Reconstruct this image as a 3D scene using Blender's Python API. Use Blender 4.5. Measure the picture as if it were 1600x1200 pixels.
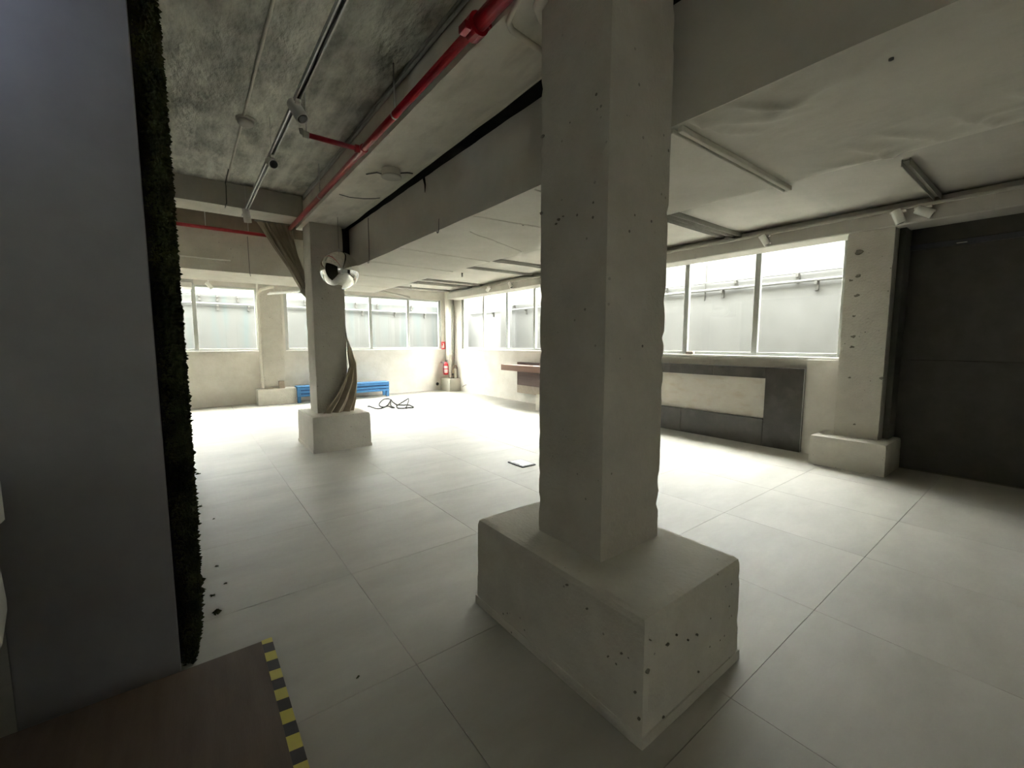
import bpy, math, random
from mathutils import Vector, Matrix, noise
random.seed(7)
for o in list(bpy.data.objects): bpy.data.objects.remove(o)
SC = bpy.context.scene
COL = SC.collection
R = math.radians

# ------------------------------------------------------------------ camera
F_PX, H_CAM = 663.0, 1.5
PITCH = math.atan(65 / 663.0)
YAW = math.atan(510 / (663 * math.cos(PITCH) + 65 * math.sin(PITCH)))
FW = Vector((math.sin(YAW) * math.cos(PITCH), math.cos(YAW) * math.cos(PITCH), -math.sin(PITCH)))
RT = Vector((math.cos(YAW), -math.sin(YAW), 0))
UP = RT.cross(FW)
cam_d = bpy.data.cameras.new('camera')
cam_d.sensor_width = 36.0
cam_d.lens = 36.0 * F_PX / 1600.0
cam_d.clip_start = 0.02
cam_d.clip_end = 200
cam = bpy.data.objects.new('camera', cam_d)
COL.objects.link(cam)
cam.matrix_world = Matrix(((RT.x, UP.x, -FW.x, 0), (RT.y, UP.y, -FW.y, 0), (RT.z, UP.z, -FW.z, H_CAM), (0, 0, 0, 1)))
SC.camera = cam

def ray(px, py): return FW * F_PX + RT * (px - 800) - UP * (py - 600)
def at_z(px, py, z):
    d = ray(px, py); t = (z - H_CAM) / d.z
    return Vector((d.x * t, d.y * t, z))

# ------------------------------------------------------------------ sky, exposure
w = bpy.data.worlds.new('overcast_sky')
SC.world = w
w.use_nodes = True
bg = w.node_tree.nodes['Background']
bg.inputs['Color'].default_value = (1.0, 1.0, 0.97, 1)
bg.inputs['Strength'].default_value = 34.0
SC.view_settings.view_transform = 'Standard'
SC.view_settings.look = 'None'
SC.view_settings.gamma = 1.0
SC.view_settings.use_curve_mapping = False
SC.view_settings.exposure = 1.0
SC.cycles.use_denoising = True
SC.cycles.max_bounces = 14
SC.cycles.diffuse_bounces = 9
SC.cycles.glossy_bounces = 5
SC.cycles.transparent_max_bounces = 12
SC.cycles.sample_clamp_indirect = 12.0
SC.cycles.caustics_reflective = False
SC.cycles.caustics_refractive = False

# ------------------------------------------------------------------ materials
def mat(name, c1, c2=None, scale=3.0, rough=0.7, bump=0.0, bscale=40.0, metal=0.0, spec=0.4,
        stretch=(1, 1, 1), pits=0.0, pit_col=None, pit_scale=14.0, rand=False, detail=6.0, rvar=0.0, c3=None, streak=None, bdist=0.02):
    m = bpy.data.materials.new(name); m.use_nodes = True
    nt = m.node_tree; N = nt.nodes; L = nt.links
    b = N['Principled BSDF']
    b.inputs['Roughness'].default_value = rough
    b.inputs['Metallic'].default_value = metal
    b.inputs['Specular IOR Level'].default_value = spec
    b.inputs['Base Color'].default_value = (*c1, 1)
    if c2 is None and not bump: return m
    tc = N.new('ShaderNodeTexCoord'); mp = N.new('ShaderNodeMapping')
    mp.inputs['Scale'].default_value = stretch
    if rand:
        oi = N.new('ShaderNodeObjectInfo'); va = N.new('ShaderNodeVectorMath'); va.operation = 'MULTIPLY_ADD'
        cv = N.new('ShaderNodeCombineXYZ')
        for k in range(3): L.new(oi.outputs['Random'], cv.inputs[k])
        va.inputs[1].default_value = (37, 53, 71)
        L.new(cv.outputs[0], va.inputs[0]); L.new(tc.outputs['Object'], va.inputs[2]); L.new(va.outputs[0], mp.inputs['Vector'])
    else:
        L.new(tc.outputs['Object'], mp.inputs['Vector'])
    last = None
    if c2 is not None:
        n = N.new('ShaderNodeTexNoise'); n.inputs['Scale'].default_value = scale; n.inputs['Detail'].default_value = detail
        n.inputs['Roughness'].default_value = 0.62
        L.new(mp.outputs[0], n.inputs['Vector'])
        r = N.new('ShaderNodeValToRGB'); r.color_ramp.elements[0].position = 0.34; r.color_ramp.elements[1].position = 0.68
        r.color_ramp.elements[0].color = (*c1, 1); r.color_ramp.elements[1].color = (*c2, 1)
        L.new(n.outputs['Fac'], r.inputs['Fac']); last = r.outputs['Color']
        if streak:
            (sv, sc_, samt, scol) = streak
            mp2 = N.new('ShaderNodeMapping'); mp2.inputs['Scale'].default_value = sv
            L.new(tc.outputs['Object'], mp2.inputs['Vector'])
            n2 = N.new('ShaderNodeTexNoise'); n2.inputs['Scale'].default_value = sc_; n2.inputs['Detail'].default_value = 4
            L.new(mp2.outputs[0], n2.inputs['Vector'])
            r2 = N.new('ShaderNodeValToRGB'); r2.color_ramp.elements[0].position = 0.5; r2.color_ramp.elements[1].position = 0.72
            r2.color_ramp.elements[0].color = (0, 0, 0, 1); r2.color_ramp.elements[1].color = (samt,) * 3 + (1,)
            L.new(n2.outputs['Fac'], r2.inputs['Fac'])
            mx = N.new('ShaderNodeMix'); mx.data_type = 'RGBA'
            L.new(r2.outputs['Color'], mx.inputs['Factor']); L.new(last, mx.inputs[6]); mx.inputs[7].default_value = (*scol, 1)
            last = mx.outputs[2]
        if pits:
            v = N.new('ShaderNodeTexVoronoi'); v.inputs['Scale'].default_value = pit_scale
            L.new(mp.outputs[0], v.inputs['Vector'])
            r3 = N.new('ShaderNodeValToRGB'); r3.color_ramp.elements[0].position = pits; r3.color_ramp.elements[1].position = pits * 1.35
            r3.color_ramp.elements[0].color = (1, 1, 1, 1); r3.color_ramp.elements[1].color = (0, 0, 0, 1)
            L.new(v.outputs['Distance'], r3.inputs['Fac'])
            n4 = N.new('ShaderNodeTexNoise'); n4.inputs['Scale'].default_value = 2.3
            L.new(mp.outputs[0], n4.inputs['Vector'])
            r4 = N.new('ShaderNodeValToRGB'); r4.color_ramp.elements[0].position = 0.5; r4.color_ramp.elements[1].position = 0.62
            L.new(n4.outputs['Fac'], r4.inputs['Fac'])
            mu = N.new('ShaderNodeMath'); mu.operation = 'MULTIPLY'
            L.new(r3.outputs['Color'], mu.inputs[0]); L.new(r4.outputs['Color'], mu.inputs[1])
            mx = N.new('ShaderNodeMix'); mx.data_type = 'RGBA'
            L.new(mu.outputs[0], mx.inputs['Factor']); L.new(last, mx.inputs[6])
            mx.inputs[7].default_value = (*(pit_col or (0.05, 0.045, 0.035)), 1)
            last = mx.outputs[2]
        L.new(last, b.inputs['Base Color'])
        if rvar:
            mr = N.new('ShaderNodeMapRange'); mr.inputs['To Min'].default_value = rough - rvar; mr.inputs['To Max'].default_value = rough + rvar
            L.new(n.outputs['Fac'], mr.inputs['Value']); L.new(mr.outputs[0], b.inputs['Roughness'])
    if bump:
        nb = N.new('ShaderNodeTexNoise'); nb.inputs['Scale'].default_value = bscale; nb.inputs['Detail'].default_value = 5
        L.new(mp.outputs[0], nb.inputs['Vector'])
        bp = N.new('ShaderNodeBump'); bp.inputs['Strength'].default_value = bump; bp.inputs['Distance'].default_value = bdist
        L.new(nb.outputs['Fac'], bp.inputs['Height']); L.new(bp.outputs[0], b.inputs['Normal'])
    return m

def glass_mat(name, tint=(1, 1, 1), gloss=0.06):
    m = bpy.data.materials.new(name); m.use_nodes = True
    nt = m.node_tree; N = nt.nodes; L = nt.links
    N.remove(N['Principled BSDF'])
    t = N.new('ShaderNodeBsdfTransparent'); t.inputs['Color'].default_value = (*tint, 1)
    g = N.new('ShaderNodeBsdfGlossy'); g.inputs['Roughness'].default_value = 0.01
    lw = N.new('ShaderNodeLayerWeight'); lw.inputs['Blend'].default_value = 0.5
    pw = N.new('ShaderNodeMath'); pw.operation = 'POWER'; pw.inputs[1].default_value = 5.0
    fr = N.new('ShaderNodeMath'); fr.operation = 'MULTIPLY_ADD'; fr.inputs[1].default_value = 0.6; fr.inputs[2].default_value = 0.025
    L.new(lw.outputs['Facing'], pw.inputs[0]); L.new(pw.outputs[0], fr.inputs[0])
    mx = N.new('ShaderNodeMixShader')
    L.new(fr.outputs[0], mx.inputs[0]); L.new(t.outputs[0], mx.inputs[1]); L.new(g.outputs[0], mx.inputs[2])
    L.new(mx.outputs[0], N['Material Output'].inputs['Surface'])
    return m

M = {}
M['tile'] = mat('floor_tile', (0.335, 0.318, 0.277), (0.42, 0.40, 0.355), scale=1.6, rough=0.5, spec=0.3, rand=True, rvar=0.06, bump=0.07, bscale=9, stretch=(0.7, 1.6, 1))
M['grout'] = mat('grout', (0.15, 0.14, 0.12), (0.19, 0.18, 0.155), scale=20, rough=0.9)
M['paint'] = mat('painted_concrete', (0.54, 0.51, 0.445), (0.62, 0.59, 0.52), scale=5, rough=0.8, bump=0.25, bscale=55, pits=0.085, pit_scale=20, pit_col=(0.13, 0.12, 0.10))
M['shaft'] = mat('column_concrete', (0.50, 0.472, 0.41), (0.58, 0.55, 0.485), scale=4, rough=0.85, bump=0.35, bscale=45, pits=0.085, pit_scale=15, pit_col=(0.17, 0.155, 0.13))
M['wall'] = mat('plaster_wall', (0.52, 0.49, 0.432), (0.62, 0.593, 0.54), scale=2.4, rough=0.75, bump=0.12, bscale=18)
M['slab'] = mat('raw_slab', (0.30, 0.30, 0.26), (0.80, 0.79, 0.70), scale=4.5, rough=0.85, bump=1.0, bscale=22, stretch=(1.3, 0.6, 1), detail=9,
                streak=((5.5, 0.35, 1), 1.6, 0.75, (0.84, 0.83, 0.76)))
M['soffit'] = mat('soffit_concrete', (0.62, 0.59, 0.52), (0.74, 0.71, 0.63), scale=2.5, rough=0.85, bump=0.3, bscale=14, streak=((3, 0.8, 1), 2.2, 0.5, (0.33, 0.31, 0.265)))
M['beam'] = mat('beam_concrete', (0.40, 0.385, 0.335), (0.48, 0.46, 0.40), scale=3, rough=0.85, bump=0.2, bscale=30)
M['clad'] = mat('plaster_cladding', (0.56, 0.54, 0.475), (0.64, 0.615, 0.55), scale=2.0, rough=0.7, bump=0.2, bscale=5, bdist=0.05)
M['ceil'] = mat('white_ceiling', (0.42, 0.40, 0.352), (0.49, 0.47, 0.418), scale=1.6, rough=0.75, bump=0.12, bscale=10, streak=((0.6, 6, 1), 1.4, 0.35, (0.52, 0.50, 0.45)))
M['frame'] = mat('aluminium_frame', (0.42, 0.43, 0.40), (0.46, 0.47, 0.44), scale=8, rough=0.45, metal=0.3)
M['white'] = mat('white_paint', (0.82, 0.81, 0.77), (0.86, 0.85, 0.81), scale=8, rough=0.5)
M['lgrey'] = mat('light_grey_metal', (0.45, 0.45, 0.42), (0.50, 0.50, 0.47), scale=10, rough=0.5, metal=0.2)
M['dgrey'] = mat('grey_channel', (0.30, 0.29, 0.26), (0.36, 0.35, 0.31), scale=10, rough=0.6)
M['steel'] = mat('galvanised_steel', (0.50, 0.50, 0.48), (0.58, 0.58, 0.56), scale=20, rough=0.35, metal=0.85)
M['black'] = mat('black_lens', (0.012, 0.012, 0.012), (0.02, 0.02, 0.02), scale=10, rough=0.3)
M['blackwall'] = mat('black_matt_panel', (0.062, 0.060, 0.052), (0.08, 0.077, 0.067), scale=5, rough=0.75, bump=0.1, bscale=120)
M['blackrail'] = mat('black_rail', (0.05, 0.052, 0.058), (0.065, 0.067, 0.075), scale=8, rough=0.4)
M['stone'] = mat('dark_stone', (0.045, 0.042, 0.036), (0.075, 0.07, 0.06), scale=4, rough=0.3, spec=0.5, rand=True, detail=9, streak=((2, 2, 2), 3, 0.18, (0.2, 0.19, 0.17)))
M['red'] = mat('red_pipe', (0.30, 0.008, 0.016), (0.36, 0.012, 0.02), scale=15, rough=0.28, spec=0.5)
M['redext'] = mat('red_enamel', (0.50, 0.015, 0.02), (0.55, 0.02, 0.025), scale=10, rough=0.3)
M['pinklabel'] = mat('printed_label', (0.75, 0.52, 0.50), (0.8, 0.6, 0.58), scale=30, rough=0.5)
M['grey'] = mat('grey_laminate', (0.25, 0.25, 0.265), (0.28, 0.28, 0.295), scale=6, rough=0.55)
M['moss'] = mat('dry_moss', (0.018, 0.021, 0.009), (0.06, 0.068, 0.026), scale=9, rough=0.95, spec=0.1)
M['wood'] = mat('brown_board', (0.085, 0.06, 0.042), (0.115, 0.083, 0.058), scale=3, rough=0.6, stretch=(6, 0.8, 1), bump=0.08, bscale=40)
M['yellow'] = mat('yellow_tape', (0.50, 0.43, 0.09), (0.56, 0.48, 0.12), scale=12, rough=0.5)
M['blacktape'] = mat('black_tape', (0.03, 0.025, 0.025), (0.045, 0.035, 0.035), scale=12, rough=0.5)
M['curtain'] = mat('taupe_cloth', (0.40, 0.35, 0.27), (0.48, 0.425, 0.335), scale=5, rough=0.85, bump=0.1, bscale=200, spec=0.2)
M['mirror'] = mat('mirror_steel', (0.86, 0.86, 0.83), (0.88, 0.88, 0.85), scale=2, rough=0.025, metal=1.0)
M['blue'] = mat('blue_paint', (0.045, 0.17, 0.37), (0.06, 0.20, 0.42), scale=6, rough=0.5)
M['cable'] = mat('grey_cable', (0.10, 0.10, 0.095), (0.13, 0.13, 0.12), scale=9, rough=0.5)
M['walnut'] = mat('brown_wood', (0.15, 0.078, 0.052), (0.19, 0.10, 0.068), scale=3, rough=0.5, stretch=(1, 0.5, 8))
M['walnutd'] = mat('dark_brown_wood', (0.085, 0.05, 0.04), (0.11, 0.064, 0.05), scale=3, rough=0.55, stretch=(1, 0.5, 8))
M['niche'] = mat('niche_plaster', (0.60, 0.56, 0.49), (0.66, 0.62, 0.55), scale=6, rough=0.8, streak=((1, 2, 6), 2, 0.5, (0.50, 0.40, 0.28)))
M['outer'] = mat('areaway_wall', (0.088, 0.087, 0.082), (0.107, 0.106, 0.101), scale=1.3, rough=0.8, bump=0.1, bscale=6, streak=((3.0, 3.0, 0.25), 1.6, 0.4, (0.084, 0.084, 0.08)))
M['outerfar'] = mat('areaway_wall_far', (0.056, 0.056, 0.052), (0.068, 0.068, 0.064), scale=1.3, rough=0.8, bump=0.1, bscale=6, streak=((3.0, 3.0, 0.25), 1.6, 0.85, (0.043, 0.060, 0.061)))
M['outerg'] = mat('areaway_ground', (0.25, 0.245, 0.22), (0.30, 0.295, 0.27), scale=3, rough=0.9)
M['outpipe'] = mat('areaway_pipe', (0.10, 0.10, 0.094), (0.12, 0.12, 0.113), scale=6, rough=0.5)
M['bracket'] = mat('rusty_bracket', (0.045, 0.043, 0.038), (0.06, 0.057, 0.05), scale=9, rough=0.7)
M['beigepipe'] = mat('beige_pipe', (0.58, 0.54, 0.46), (0.64, 0.60, 0.52), scale=6, rough=0.5)
M['rust'] = mat('rusty_brown', (0.20, 0.13, 0.08), (0.30, 0.22, 0.15), scale=18, rough=0.7)
M['card'] = mat('brown_block', (0.30, 0.25, 0.20), (0.36, 0.30, 0.24), scale=14, rough=0.8)
M['back'] = mat('back_room_wall', (0.58, 0.56, 0.52), (0.66, 0.64, 0.60), scale=3, rough=0.8)
M['pit'] = mat('pit_shadow_grime', (0.16, 0.145, 0.12), (0.22, 0.20, 0.165), scale=40, rough=0.9)
M['flat_black'] = mat('matte_black', (0.012, 0.011, 0.010), (0.02, 0.019, 0.016), scale=12, rough=0.95, spec=0.1)  # plain black: painted shade in the beam slot, also moss backing and cable
M['recess'] = mat('brown_board_recess', (0.20, 0.165, 0.125), (0.25, 0.21, 0.16), scale=3, rough=0.85)
M['bluedark'] = mat('dark_blue_paint', (0.012, 0.06, 0.17), (0.016, 0.07, 0.20), scale=6, rough=0.6)
M['glass'] = glass_mat('window_glass', (0.96, 0.98, 0.97))

# ------------------------------------------------------------------ mesh helpers
class MB:
    def __init__(s): s.v = []; s.f = []; s.smooth = set()
    def add(s, vs, fs, smooth=False):
        b = len(s.v); s.v += [Vector(p) for p in vs]
        for f in fs:
            if smooth: s.smooth.add(len(s.f))
            s.f.append(tuple(i + b for i in f))
        return s
    def box(s, x0, x1, y0, y1, z0, z1, m=None):
        vs = [Vector((x, y, z)) for z in (z0, z1) for y in (y0, y1) for x in (x0, x1)]
        if m is not None: vs = [m @ p for p in vs]
        return s.add(vs, [(0, 2, 3, 1), (4, 5, 7, 6), (0, 1, 5, 4), (2, 6, 7, 3), (0, 4, 6, 2), (1, 3, 7, 5)])
    def cbox(s, x0, x1, y0, y1, z0, z1, c=0.004, m=None):
        """box with chamfered vertical and top edges"""
        def ringp(x0, x1, y0, y1, z, c):
            return [(x0 + c, y0, z), (x1 - c, y0, z), (x1, y0 + c, z), (x1, y1 - c, z), (x1 - c, y1, z), (x0 + c, y1, z), (x0, y1 - c, z), (x0, y0 + c, z)]
        vs = ringp(x0 + c, x1 - c, y0 + c, y1 - c, z0, c) + ringp(x0, x1, y0, y1, z0 + c, c) + ringp(x0, x1, y0, y1, z1 - c, c) + ringp(x0 + c, x1 - c, y0 + c, y1 - c, z1, c)
        vs = [Vector(p) for p in vs]
        if m is not None: vs = [m @ p for p in vs]
        fs = [tuple(range(7, -1, -1)), tuple(range(24, 32))]
        for k in range(3):
            for i in range(8):
                j = (i + 1) % 8
                fs.append((k * 8 + i, k * 8 + j, k * 8 + 8 + j, k * 8 + 8 + i))
        return s.add(vs, fs)
    def tube(s, pts, r, n=10, cap=True):
        pts = [Vector(p) for p in pts]
        rs = r if isinstance(r, (list, tuple)) else [r] * len(pts)
        vs = []; prev = None
        for i, p in enumerate(pts):
            a = pts[max(i - 1, 0)]; b = pts[min(i + 1, len(pts) - 1)]
            t = (b - a).normalized()
            if prev is None:
                u = t.orthogonal().normalized()
            else:
                u = (prev - t * prev.dot(t))
                u = u.normalized() if u.length > 1e-6 else t.orthogonal().normalized()
            prev = u; v = t.cross(u)
            for k in range(n):
                a_ = 2 * math.pi * k / n
                vs.append(p + (u * math.cos(a_) + v * math.sin(a_)) * rs[i])
        fs = []
        for i in range(len(pts) - 1):
            for k in range(n):
                k2 = (k + 1) % n
                fs.append((i * n + k, i * n + k2, (i + 1) * n + k2, (i + 1) * n + k))
        b0 = len(s.v)
        s.add(vs, fs, True)
        if cap:
            m = len(pts) - 1
            s.f.append(tuple(b0 + k for k in range(n - 1, -1, -1))); s.f.append(tuple(b0 + m * n + k for k in range(n)))
        return s
    def lathe(s, prof, n=24, m=None, smooth=True):
        """profile of (radius, z) turned about z; m places it"""
        vs = []
        for (r, z) in prof:
            for k in range(n):
                a = 2 * math.pi * k / n
                vs.append(Vector((r * math.cos(a), r * math.sin(a), z)))
        if m is not None: vs = [m @ p for p in vs]
        fs = []
        for i in range(len(prof) - 1):
            for k in range(n):
                k2 = (k + 1) % n
                fs.append((i * n + k, i * n + k2, (i + 1) * n + k2, (i + 1) * n + k))
        b0 = len(s.v)
        s.add(vs, fs, smooth)
        if prof[0][0] > 1e-5: s.f.append(tuple(b0 + k for k in range(n - 1, -1, -1)))
        if prof[-1][0] > 1e-5: s.f.append(tuple(b0 + (len(prof) - 1) * n + k for k in range(n)))
        return s
    def grid(s, rows, smooth=True):
        nr = len(rows); nc = len(rows[0])
        vs = [p for r in rows for p in r]
        fs = [(i * nc + j, i * nc + j + 1, (i + 1) * nc + j + 1, (i + 1) * nc + j) for i in range(nr - 1) for j in range(nc - 1)]
        return s.add(vs, fs, smooth)
    def rough(s, x0, x1, y0, y1, z0, z1, step=0.06, r=0.012, chip=0.02, amp=0.003, seed=0, topr=None, batter=0.0, freq=6.0):
        """concrete block: subdivided box with worn, chipped edges and slightly uneven faces"""
        lo = Vector((x0, y0, z0)); hi = Vector((x1, y1, z1))
        n = [max(2, int(round((hi[i] - lo[i]) / step))) for i in range(3)]
        idx = {}; vs = []; fs = []
        cx, cy = (x0 + x1) / 2, (y0 + y1) / 2
        def vid(i, j, k):
            key = (i, j, k)
            if key in idx: return idx[key]
            p = Vector((lo.x + (hi.x - lo.x) * i / n[0], lo.y + (hi.y - lo.y) * j / n[1], lo.z + (hi.z - lo.z) * k / n[2]))
            nv = noise.noise(p * freq + Vector((seed * 3.7, seed * 1.3, 0)))
            nv2 = noise.noise(p * freq * 2.7 + Vector((seed, 5, 9)))
            rr = r + chip * max(0.0, nv2 - 0.18) * 2 + chip * 0.25 * max(0, nv)
            rad = rr
            if topr and k == n[2]: rad = max(rr, topr)
            q = Vector((min(max(p.x, lo.x + rad), hi.x - rad), min(max(p.y, lo.y + rad), hi.y - rad), min(max(p.z, lo.z), hi.z - rad) if k == n[2] else p.z))
            d = p - q
            on = (i in (0, n[0])) + (j in (0, n[1])) + (k == n[2])
            if on >= 2 and d.length > 1e-6:
                p = q + d.normalized() * rad * (1.0 if not topr else 1.05)
            elif on == 1:
                nn = Vector((1 if i == n[0] else -1 if i == 0 else 0, 1 if j == n[1] else -1 if j == 0 else 0, 1 if k == n[2] else 0))
                p = p + nn * (nv * amp)
            if batter:
                g = 1 + batter * (1 - (p.z - z0) / (z1 - z0))
                p = Vector((cx + (p.x - cx) * g, cy + (p.y - cy) * g, p.z))
            idx[key] = len(vs); vs.append(p); return idx[key]
        for a, b_, c in ((0, 1, 2), (1, 2, 0), (2, 0, 1)):
            for side in (0, n[c]):
                for i in range(n[a]):
                    for j in range(n[b_]):
                        def g(ii, jj):
                            t = [0, 0, 0]; t[a] = ii; t[b_] = jj; t[c] = side
                            return vid(*t)
                        q = (g(i, j), g(i + 1, j), g(i + 1, j + 1), g(i, j + 1))
                        fs.append(q if side else q[::-1])
        return s.add(vs, fs)

ORG = {}
def mesh_obj(name, mb, m, origin):
    me = bpy.data.meshes.new(name)
    me.from_pydata([tuple(p - origin) for p in mb.v], [], mb.f)
    for i in mb.smooth:
        me.polygons[i].use_smooth = True
    me.materials.append(M[m] if isinstance(m, str) else m)
    me.update()
    o = bpy.data.objects.new(name, me); COL.objects.link(o)
    return o
def base_of(mb):
    lo = Vector((min(p.x for p in mb.v), min(p.y for p in mb.v), min(p.z for p in mb.v)))
    hi = Vector((max(p.x for p in mb.v), max(p.y for p in mb.v), max(p.z for p in mb.v)))
    return Vector(((lo.x + hi.x) / 2, (lo.y + hi.y) / 2, lo.z))
def tag(o, label, cat, group=None):
    o['label'] = label; o['category'] = cat
    if group: o['group'] = group
    return o
def thing(name, label, cat, loc, group=None):
    o = bpy.data.objects.new(name, None); COL.objects.link(o)
    o.location = loc; o.empty_display_size = 0.1
    ORG[o] = Vector(loc)
    return tag(o, label, cat, group)
def part(name, mb, m, parent, kind=None, label=None):
    org = ORG[parent]
    o = mesh_obj(name, mb, m, org)
    o.parent = parent
    ORG[o] = org
    if kind: o['kind'] = kind
    if label: o['label'] = label
    return o
def single(name, mb, m, label, cat, group=None):
    org = base_of(mb)
    o = mesh_obj(name, mb, m, org); o.location = org; ORG[o] = org
    return tag(o, label, cat, group)
def struct(name, mb, m, label=None):
    org = Vector((0, 0, 0))
    o = mesh_obj(name, mb, m, org); ORG[o] = org
    o['kind'] = 'structure'
    if label: o['label'] = label
    return o
def along(p, d):
    """matrix with local +z along d, at p"""
    q = Vector(d).normalized().to_track_quat('Z', 'Y')
    return Matrix.Translation(Vector(p)) @ q.to_matrix().to_4x4()

# ------------------------------------------------------------------ room shell
XL, XR, YB, YF = -5.0, 6.72, -2.5, 12.0
ZU, ZL, ZS = 3.47, 3.06, 3.14
fl = struct('floor', MB().box(XL, XR + 0.3, YB, YF + 0.2, -0.15, -0.012), 'grout', 'light grey stone tile floor')
tp = MB().cbox(-0.4876, 0.4876, -0.4906, 0.4906, -0.012, 0.0, 0.0006)
tile_me = None
for i in range(-6, 7):
    for j in range(-4, 12):
        xa = 0.768 + 0.977 * i; ya = 0.755 + 0.983 * j
        if xa + 0.98 < XL or xa > XR or ya > YF or ya + 0.98 < YB: continue
        x1 = min(xa + 0.977, XR + 0.02); y1 = min(ya + 0.983, YF + 0.02)
        full = (x1 - xa > 0.976) and (y1 - ya > 0.982)
        if full and tile_me:
            o = bpy.data.objects.new('tile', tile_me); COL.objects.link(o)
        elif full:
            o = mesh_obj('tile', tp, 'tile', Vector((0, 0, 0))); tile_me = o.data
        else:
            hx, hy = (x1 - xa) / 2 - 0.0025, (y1 - ya) / 2 - 0.003
            if hx < 0.02 or hy < 0.02: continue
            o = mesh_obj('tile', MB().cbox(-hx, hx, -hy, hy, -0.012, 0, 0.0012), 'tile', Vector((0, 0, 0)))
        o.parent = fl; o.location = ((xa + x1) / 2, (ya + y1) / 2, 0)

# upper slab (near and left part of the room) and the whole roof over it
cu = struct('ceiling', MB().box(XL - 0.2, 7.4, YB - 0.2, YF + 0.4, ZU, ZU + 0.35), 'slab', 'raw board-marked concrete ceiling slab')
mb = MB()
for (x0, x1) in ((-0.62, 0.51),):
    mb.rough(x0, x1, YB, 6.4, ZU - 0.028, ZU + 0.02, step=0.12, r=0.004, chip=0.02, amp=0.006, seed=3)
part('formwork_panel', mb, 'slab', cu)
part('ridge', MB().tube([(0.512 + 0.006 * noise.noise(Vector((q * 0.9, 1, 1))), YB + q * 0.15, ZU - 0.03) for q in range(60)], 0.011, 6), 'soffit', cu)
# lower white ceiling beyond the boxed duct
struct('ceiling.001', MB().box(3.1, XR + 0.25, YB, YF + 0.2, ZL, ZU - 0.002).box(XL, 3.1, 9.15, YF + 0.2, ZL, ZU - 0.002), 'ceil', 'low white ceiling near the windows')

# right wall: below the windows, piers, lintel
SILL, TOP = 1.30, 2.88
H_FILL = 4.75  # wall height of the added back well, sets the foreground fill
mb = MB()
mb.box(XR, 6.95, 1.35, YF + 0.2, -0.1, SILL)
mb.box(XR, 6.95, 1.2, YF + 0.2, TOP, 4.2)
mb.box(XR, 6.95, 1.36, 1.76, SILL, TOP)
mb.box(6.60, XR, 1.69, 2.118, -0.1, SILL - 0.03)
mb.box(XR, 6.95, 6.42, 7.0, SILL, TOP)
mb.box(XR, 6.95, 11.32, YF + 0.2, SILL, TOP)
struct('wall_right', mb, 'wall', 'off-white plastered wall under the side windows')
struct('wall_right.001', MB().box(6.86, 6.98, YB - 0.1, 1.36, -0.1, 6.0), 'blackwall')
mb = MB()
mb.box(XL, 6.95, YF, YF + 0.2, -0.1, SILL)
mb.box(XL, 6.95, YF, YF + 0.2, 2.80, 4.2)
mb.box(1.46, 2.0, YF, YF + 0.2, SILL, 2.80)
mb.box(6.40, 6.95, YF, YF + 0.2, SILL, 2.80)
mb.box(XL - 0.1, -4.6, YF, YF + 0.2, SILL, 2.80)
struct('wall_far', mb, 'wall', 'off-white plastered far wall below the windows')
struct('wall_left', MB().box(XL - 0.2, XL, YB, YF + 0.2, -0.1, ZU), 'back')
struct('wall_back', MB().box(XL - 0.2, 7.0, YB - 0.2, YB, -0.1, 1.0).box(XL - 0.2, 7.0, YB - 0.2, YB, 2.75, 4.75).box(XL - 0.2, -4.8, YB - 0.2, YB, 1.0, 2.75).box(0.4, 7.0, YB - 0.2, YB, 1.0, 2.75).box(-4.8, 0.4, YB - 0.2, YB, 1.0, 1.5), 'back')
struct('wall_left.001', MB().box(XL, -0.12, 6.25, 6.40, -0.0, ZU - 0.03), 'back')

# window sills (thin white ledges)
part_sill = struct('trim_1', MB().cbox(XR - 0.045, XR + 0.06, 1.72, 6.40, SILL - 0.028, SILL + 0.004, 0.004), 'white', 'white ledge under the side window')
struct('trim_2', MB().cbox(XR - 0.02, XR + 0.06, 7.0, 11.32, SILL - 0.02, SILL + 0.004, 0.004), 'white')
struct('trim_3', MB().cbox(-4.6, 1.46, YF - 0.012, YF + 0.06, SILL - 0.02, SILL + 0.004, 0.003), 'white')
struct('trim_4', MB().cbox(2.0, 6.40, YF - 0.012, YF + 0.06, SILL - 0.02, SILL + 0.004, 0.003), 'white')

def window(nm, axis, c, stops, z0, z1, label, w=0.08, d=0.05):
    """glazing in the plane axis = c; stops are the mullion centre lines"""
    def B(mb, a0, a1, zz0, zz1, dd=d, off=0.0):
        if axis == 'x': mb.cbox(c - dd / 2 + off, c + dd / 2 + off, a0, a1, zz0, zz1, 0.004)
        else: mb.cbox(a0, a1, c - dd / 2 + off, c + dd / 2 + off, zz0, zz1, 0.004)
        return mb
    lo, hi = min(stops), max(stops)
    fr = MB(); B(fr, lo, hi, z0, z0 + 0.055); B(fr, lo, hi, z1 - 0.05, z1)
    root = struct(nm, fr, 'frame', label)
    for q in sorted(stops):
        a0, a1 = q - w / 2, q + w / 2
        if q == lo: a0, a1 = q, q + w
        if q == hi: a0, a1 = q - w, q
        part('mullion', B(MB(), a0, a1, z0 + 0.002, z1 - 0.002, d + 0.012), 'frame', root)
    ss = sorted(stops)
    for a, b in zip(ss[:-1], ss[1:]):
        g = MB()
        if axis == 'x': g.box(c - 0.003, c + 0.003, a + 0.01, b - 0.01, z0 + 0.01, z1 - 0.01)
        else: g.box(a + 0.01, b - 0.01, c - 0.003, c + 0.003, z0 + 0.01, z1 - 0.01)
        part('pane', g, 'glass', root)
    return root
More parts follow.
